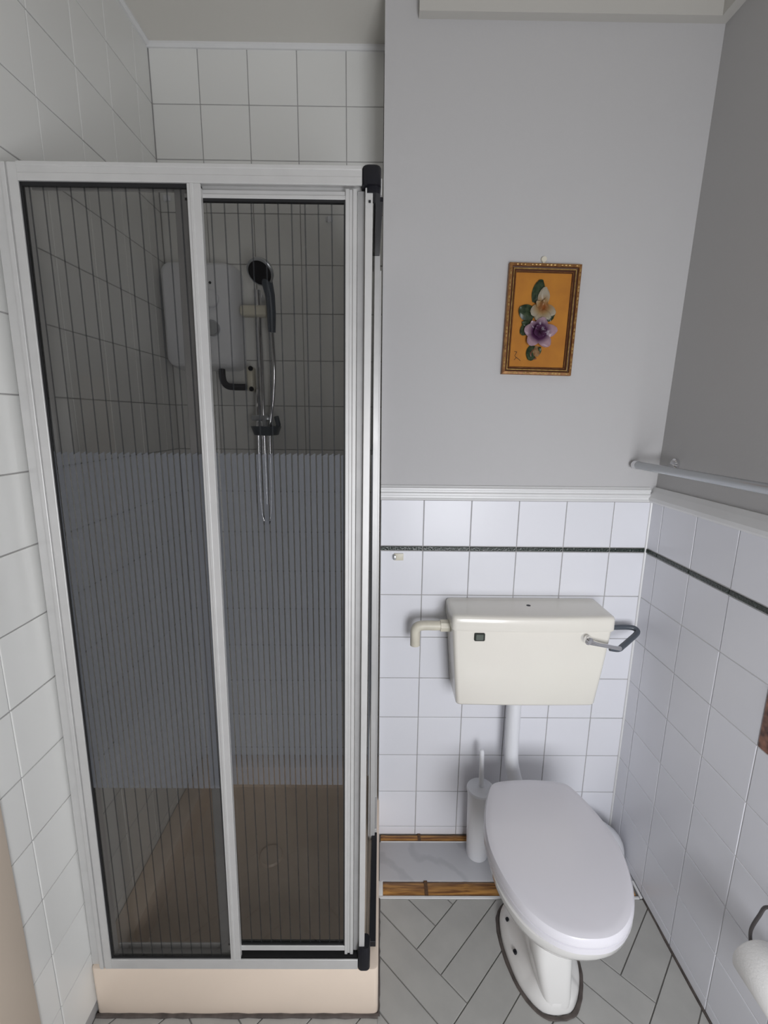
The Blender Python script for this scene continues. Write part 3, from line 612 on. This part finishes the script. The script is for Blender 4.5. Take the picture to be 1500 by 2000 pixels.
RING = [(0.4138, 1.175), (0.3789, 1.140), (0.366, 1.1076), (0.3635, 1.0419), (0.3827, 0.950), (0.4289, 0.8900), (0.4955, 0.8870), (0.5296, 0.9121), (0.5553, 0.9553), (0.5674, 0.9966), (0.570, 1.05), (0.566, 1.11), (0.54, 1.16), (0.49, 1.185), (0.45, 1.185)]
RC = catmull([(x, y, 0) for x, y in RING], 5); cR = Vector((0.467, 1.04, 0))
def rg(s, z): return [Vector((cR.x+(p.x-cR.x)*s, cR.y+(p.y-cR.y)*s, z)) for p in RC]
def rgi(sx, z, sy=0.95, y0=0.896, k=0.4): return [Vector((cR.x+(p.x-cR.x)*(sx if p.y > 0.93 else sx+(1-sx)*k), y0+(p.y-0.887)*sy, z)) for p in RC]
bm = bmesh.new(); loft(bm, [rg(0.955, FZ), rg(0.955, FZ+0.010), rgi(0.93, FZ+0.020, 0.96), rgi(0.80, FZ+0.034, 0.95), rgi(0.64, FZ+0.048, 0.92, 0.905, 0.2), rgi(0.5, FZ+0.085, 0.88, 0.925, 0), rgi(0.42, FZ+0.14, 0.84, 0.945, 0)]); finish('foot', bm, 'ceramic', toilet, smooth=True)
for (hx, hy) in ((0.389, 1.092), (0.388, 1.008)):
    disc(Vector((hx, hy, FZ+0.038)), Vector((-0.35, 0, 0.93)).normalized(), Vector((0.93, 0, 0.35)).normalized(), Vector((0, 1, 0)), [(0.0052, -0.004), (0.0052, 0.004), (0.003, 0.005)], 'screw', 'black', toilet, 12)
# brown sealant bead round the foot
bm = bmesh.new(); rp = [Vector((p.x, p.y, FZ+0.001)) for p in RC]; n = 8; secs = []
for i, p in enumerate(rp):
    t_ = (rp[(i+1) % len(rp)]-rp[i-1]).normalized(); s_ = Vector((t_.y, -t_.x, 0)); r_ = 0.0055*random.uniform(0.85, 1.15)
    secs.append([p+s_*r_*math.cos(2*math.pi*k/n)+Vector((0, 0, 1))*r_*0.6*math.sin(2*math.pi*k/n) for k in range(n)])
rings = [[bm.verts.new(q) for q in s] for s in secs]
for i in range(len(rings)):
    a, b2 = rings[i], rings[(i+1) % len(rings)]
    for k in range(n): bm.faces.new((a[k], a[(k+1) % n], b2[(k+1) % n], b2[k]))
finish('sealant_bead', bm, 'sealant_and_shade', toilet, smooth=True)
# soil pipe behind the pan
so_ = thing('soil_pipe', 'white soil pipe curving from pan to the right wall behind the toilet', 'pipe', (0.70, 1.27, -1.38))
T('bend', catmull([(0.54, 1.262, -1.385), (0.60, 1.285, -1.382), (0.66, 1.305, -1.382), (0.735, 1.312, -1.392), (0.785, 1.312, -1.425), (0.796, 1.312, -1.46), (0.797, 1.312, -1.496)], 6, False), 0.052, 'white_plastic', so_, 24)

# ------------------------------------------------------------------ toilet brush
br = thing('toilet_brush', 'white plastic toilet brush in tall round holder left of the toilet', 'toilet brush', (0.349, 1.335, FZ+0.0055))
bx, by = 0.349, 1.335
bm = bmesh.new(); lathe(bm, bx, by, [(0.036, FZ+0.0055), (0.0375, FZ+0.010), (0.041, -1.36), (0.0435, -1.238)], 40); finish('holder', bm, 'white_plastic', br, smooth=True)
bm = bmesh.new(); lathe(bm, bx, by, [(0.0435, -1.2385), (0.0475, -1.236), (0.0475, -1.232), (0.044, -1.228), (0.016, -1.224), (0.012, -1.220)], 40); finish('cover', bm, 'white_plastic', br, smooth=True)
T('handle', [(bx, by, -1.224), (bx, by+0.001, -1.19), (bx-0.002, by+0.002, -1.12), (bx-0.0035, by+0.003, -1.088), (bx-0.0035, by+0.003, -1.083)], [0.0085, 0.0085, 0.0075, 0.0080, 0.004], 'white_plastic', br)

# ------------------------------------------------------------------ towel rail and paper holder on the right wall
tl = thing('towel_rail', 'pale grey towel rail on chrome bracket high on right wall', 'towel rail', (XR+0.015, 1.2, -0.13))
BX, BZ = 0.777, -0.1315
T('bar', [(BX, 1.383, BZ), (BX, 0.35, BZ)], 0.0115, 'railgrey', tl, 20)
T('end_cap', [(BX, 1.397, BZ), (BX, 1.395, BZ), (BX, 1.383, BZ), (BX, 1.379, BZ)], [0.009, 0.0135, 0.0135, 0.012], 'chrome', tl, 20)
for yb_ in (1.352, 0.42):
    k_ = T('bracket', [(XR+0.019, yb_-0.02, BZ+0.004), (0.835, yb_-0.02, BZ), (BX, yb_-0.02, BZ-0.002)], [0.011, 0.007, 0.007], 'chrome', tl, 16)
    T('rosette', [(XR+0.021, yb_-0.02, BZ+0.010), (XR+0.002, yb_-0.02, BZ+0.009), (XR-0.002, yb_-0.02, BZ+0.009)], [0.016, 0.016, 0.012], 'chrome', tl, 20)
ph = thing('paper_holder', 'dark wire toilet paper holder on right wall tiles', 'paper holder', (XR, 0.74, -1.0))
T('wire_arm', catmull([(0.846, 0.70, -0.990), (0.830, 0.745, -0.985), (0.812, 0.764, -0.990), (0.806, 0.770, -1.02), (0.800, 0.775, -1.065), (0.8035, 0.772, -1.10), (0.8035, 0.765, -1.117), (0.8035, 0.74, -1.117), (0.8035, 0.64, -1.117)], 6, False), 0.0035, 'dark_wire', ph, 10)
B('wall_plate', 0.845, XR-0.0005, 0.66, 0.72, -1.02, -0.96, 'dark_wire', ph, bev=0.003)
rl = thing('toilet_roll', 'white toilet paper roll on wire holder at lower right wall', 'toilet roll', (0.8035, 0.71, -1.117))
bm = bmesh.new(); n = 40
def cy(r, y, cx=0.8035, cz=-1.117): return [Vector((cx+r*math.cos(2*math.pi*k/n), y, cz+r*math.sin(2*math.pi*k/n))) for k in range(n)]
rings = loft(bm, [cy(0.021, 0.761), cy(0.0445, 0.762), cy(0.0465, 0.759), cy(0.0465, 0.665), cy(0.0445, 0.662), cy(0.021, 0.663)], cap=False)
for i in range(n): bm.faces.new((rings[-1][i], rings[-1][(i+1) % n], rings[0][(i+1) % n], rings[0][i]))
finish('paper', bm, 'paper', rl, smooth=True)
bm = bmesh.new(); rings = loft(bm, [cy(0.0205, 0.7615), cy(0.0205, 0.6625), cy(0.019, 0.6625), cy(0.019, 0.7615)], cap=False)
for i in range(n): bm.faces.new((rings[-1][i], rings[-1][(i+1) % n], rings[0][(i+1) % n], rings[0][i]))
finish('core', bm, 'card', rl, smooth=True)

# ------------------------------------------------------------------ picture of ceramic flowers
pc = thing('flower_picture', 'gilt framed orange picture with ceramic flowers hanging on grey wall', 'picture', (0.4571, YT+0.003, 0.2810))
px0, pz0 = 0.4571, 0.2810; PW, PH = 0.2045, 0.3020
YP = YT+0.003
def frame_ring(name, w0, w1, d0, d1, m, parent=None):
    """mitred ring between outer size inset w0 and w1, depth d0 (outer) to d1 (inner)"""
    bm = bmesh.new()
    def rct(i, d): return [Vector((px0+sx*(PW/2-i), YP-d, pz0+sz*(PH/2-i))) for sx, sz in ((-1, -1), (1, -1), (1, 1), (-1, 1))]
    rg_ = loft(bm, [rct(w0, 0.0), rct(w0, d0-0.001), rct(w0+0.001, d0), rct(w1-0.001, d1), rct(w1, d1-0.001), rct(w1, 0.0)], cap=False)
    for i in range(4): bm.faces.new((rg_[-1][i], rg_[-1][(i+1) % 4], rg_[0][(i+1) % 4], rg_[0][i]))
    return finish(name, bm, m, parent or pc)
fr_ = frame_ring('frame', 0.0, 0.0085, 0.016, 0.018, 'gold')
frame_ring('frame_hollow', 0.0085, 0.0125, 0.0125, 0.012, 'frame_brown', fr_)
frame_ring('gilt_fillet', 0.0125, 0.0155, 0.0145, 0.0145, 'gilt', fr_)
frame_ring('frame_slope', 0.0155, 0.0195, 0.011, 0.009, 'frame_brown', fr_)
frame_ring('gilt_fillet', 0.0195, 0.0212, 0.0095, 0.0095, 'gold', fr_)
frame_ring('inner_edge', 0.0212, 0.0228, 0.008, 0.006, 'frame_brown', fr_)
bm = bmesh.new()                                # beaded gilding along the outer frame
def bead(bm, x, z, horiz, L_):
    n = 6; secs = []
    for k in range(7):
        f = k/6; r = 0.0020*math.sin(math.pi*f)**0.5+0.0002; o_ = (f-0.5)*L_
        c_ = Vector((x+(o_ if horiz else 0), YP-0.0172, z+(0 if horiz else o_)))
        if horiz: secs.append([c_+Vector((0, -r*math.cos(2*math.pi*q/n)*0.8, r*math.sin(2*math.pi*q/n))) for q in range(n)])
        else: secs.append([c_+Vector((r*math.sin(2*math.pi*q/n), -r*math.cos(2*math.pi*q/n)*0.8, 0)) for q in range(n)])
    loft(bm, secs)
z = pz0-PH/2+0.012; i = 0
while z < pz0+PH/2-0.008:
    if i % 4: bead(bm, px0-PW/2+0.0045, z, False, 0.0085); bead(bm, px0+PW/2-0.0045, z, False, 0.0085)
    z += 0.0105; i += 1
x = px0-PW/2+0.012; i = 0
while x < px0+PW/2-0.008:
    if i % 4: bead(bm, x, pz0-PH/2+0.0045, True, 0.0085); bead(bm, x, pz0+PH/2-0.0045, True, 0.0085)
    x += 0.0105; i += 1
finish('beading', bm, 'gilt', fr_, smooth=True)
B('panel', px0-PW/2+0.020, px0+PW/2-0.020, YP-0.005, YP-0.001, pz0-PH/2+0.020, pz0+PH/2-0.020, 'orange', pc)
KX, KZ = 0.0002043, 0.0001975                   # metres per unit of my sketch grid (x right, y down)
def pp(sx, sy, d=0.0): # sketch grid -> picture plane (skewed in the sketch by perspective)
    return Vector((px0+(sx-(792-(sy-1035)*0.064))*KX, YP-0.005-d, pz0-(sy-1035)*KZ))
def petal(name, base, tip, width, m, parent, lift=0.012, origin=None, curl=0.006, start=0.002):
    b0, t0 = pp(*base), pp(*tip); ax = t0-b0; Lp = ax.length; ax.normalize(); sd_ = Vector((ax.z, 0, -ax.x)); wv = width*KX/2
    bm = bmesh.new(); nu, nv = 8, 6; grid = []
    for i in range(nu+1):
        f = i/nu; wid = wv*(math.sin(math.pi*min(1, (0.10+0.82*f)))**0.6); row = []
        for j in range(nv+1):
            g = (j/nv)*2-1
            d = start+lift*math.sin(math.pi*0.5*f)-curl*(g*g)*0.6+0.0012*math.sin(5*g+6*f)
            row.append(b0+ax*Lp*f*(1-0.06*g*g*f)+sd_*wid*g+Vector((0, -max(d, 0.0006), 0)))
        grid.append([bm.verts.new(p) for p in row])
    top = [bm.faces.new((grid[i][j], grid[i+1][j], grid[i+1][j+1], grid[i][j+1])) for i in range(nu) for j in range(nv)]
    bmesh.ops.solidify(bm, geom=top, thickness=0.0009)
    return finish(name, bm, m, parent, loc=origin, smooth=True)
for args in (((715, 790), (795, 480), 170), ((700, 985), (490, 868), 215), ((660, 1060), (520, 1240), 150), ((870, 960), (990, 950), 110), ((860, 1010), (975, 985), 90), ((690, 1380), (655, 1600), 150), ((690, 1130), (530, 1060), 110), ((760, 1520), (800, 1400), 70)):
    petal('leaf', *args, 'leaf', pc, lift=0.005, curl=0.004)
fo = pp(815, 850, 0.010)
fw = disc_y('cream_flower', fo.x, fo.z, 0.005, YP-0.005, YP-0.016, 'stem', pc, 14)
for tip, wd, lf in (((835, 588), 165, 0.010), ((640, 955), 165, 0.009), ((985, 945), 160, 0.009), ((735, 1045), 150, 0.007), ((900, 1020), 150, 0.010), ((710, 785), 90, 0.013)):
    petal('petal', (812, 850), tip, wd, 'petal_cream', fw, lift=lf, origin=fo, start=0.005)
petal('petal', (770, 900), (850, 745), 90, 'petal_cream', fw, lift=0.008, origin=fo, start=0.013, curl=0.010)
petal('petal', (880, 880), (800, 770), 80, 'petal_cream', fw, lift=0.007, origin=fo, start=0.014, curl=0.010)
po = pp(765, 1195, 0.012)
pw = disc_y('purple_flower', po.x, po.z, 0.006, YP-0.005, YP-0.022, 'petal_purple', pc, 14)
for tip, wd, lf in (((548, 1165), 185, 0.008), ((820, 1000), 185, 0.010), ((1015, 1165), 185, 0.009), ((900, 1400), 185, 0.011), ((610, 1385), 185, 0.011), ((650, 1055), 130, 0.006)):
    petal('petal', (765, 1195), tip, wd, 'petal_purple', pw, lift=lf, origin=po, start=0.009)
for q in range(5):
    a = q*1.257+0.4; petal('petal', (765, 1195), (765+95*math.cos(a), 1195+95*math.sin(a)), 110, 'petal_purple', pw, lift=0.006, origin=po, start=0.017, curl=0.002)
petal('bud', (750, 1385), (735, 1545), 115, 'bud', pc, lift=0.010, curl=0.010)
T('stem', catmull([pp(700, 1440, 0.003), pp(662, 1500, 0.004), pp(690, 1570, 0.003), pp(745, 1560, 0.003)], 5, False), 0.0024, 'stem', pc, 8)
bm = bmesh.new()
for path in ([(432, 1470), (470, 1475)], [(470, 1475), (440, 1530), (462, 1560), (430, 1590)], [(448, 1545), (500, 1580), (520, 1600)]): tube(bm, [pp(a, b, 0.0006) for a, b in path], 0.0007, 6)
finish('signature', bm, 'ink', pc)
T('hanging_disc', [(px0-0.0035, YP-0.001, pz0+PH/2+0.0135), (px0-0.0035, YP-0.006, pz0+PH/2+0.0135)], [0.0085, 0.0075], 'cream_plastic', pc, 18)
B('hanging_tab', px0-0.0065, px0-0.0005, YP-0.005, YP-0.001, pz0+PH/2-0.002, pz0+PH/2+0.009, 'cream_plastic', pc)
pc.rotation_euler = (0, math.radians(0.9), 0)

# ------------------------------------------------------------------ drop everything to floor level = 0
for o in list(COL.objects):
    if o.parent is None and o.type in ('MESH', 'EMPTY'): o.location.z += Z0
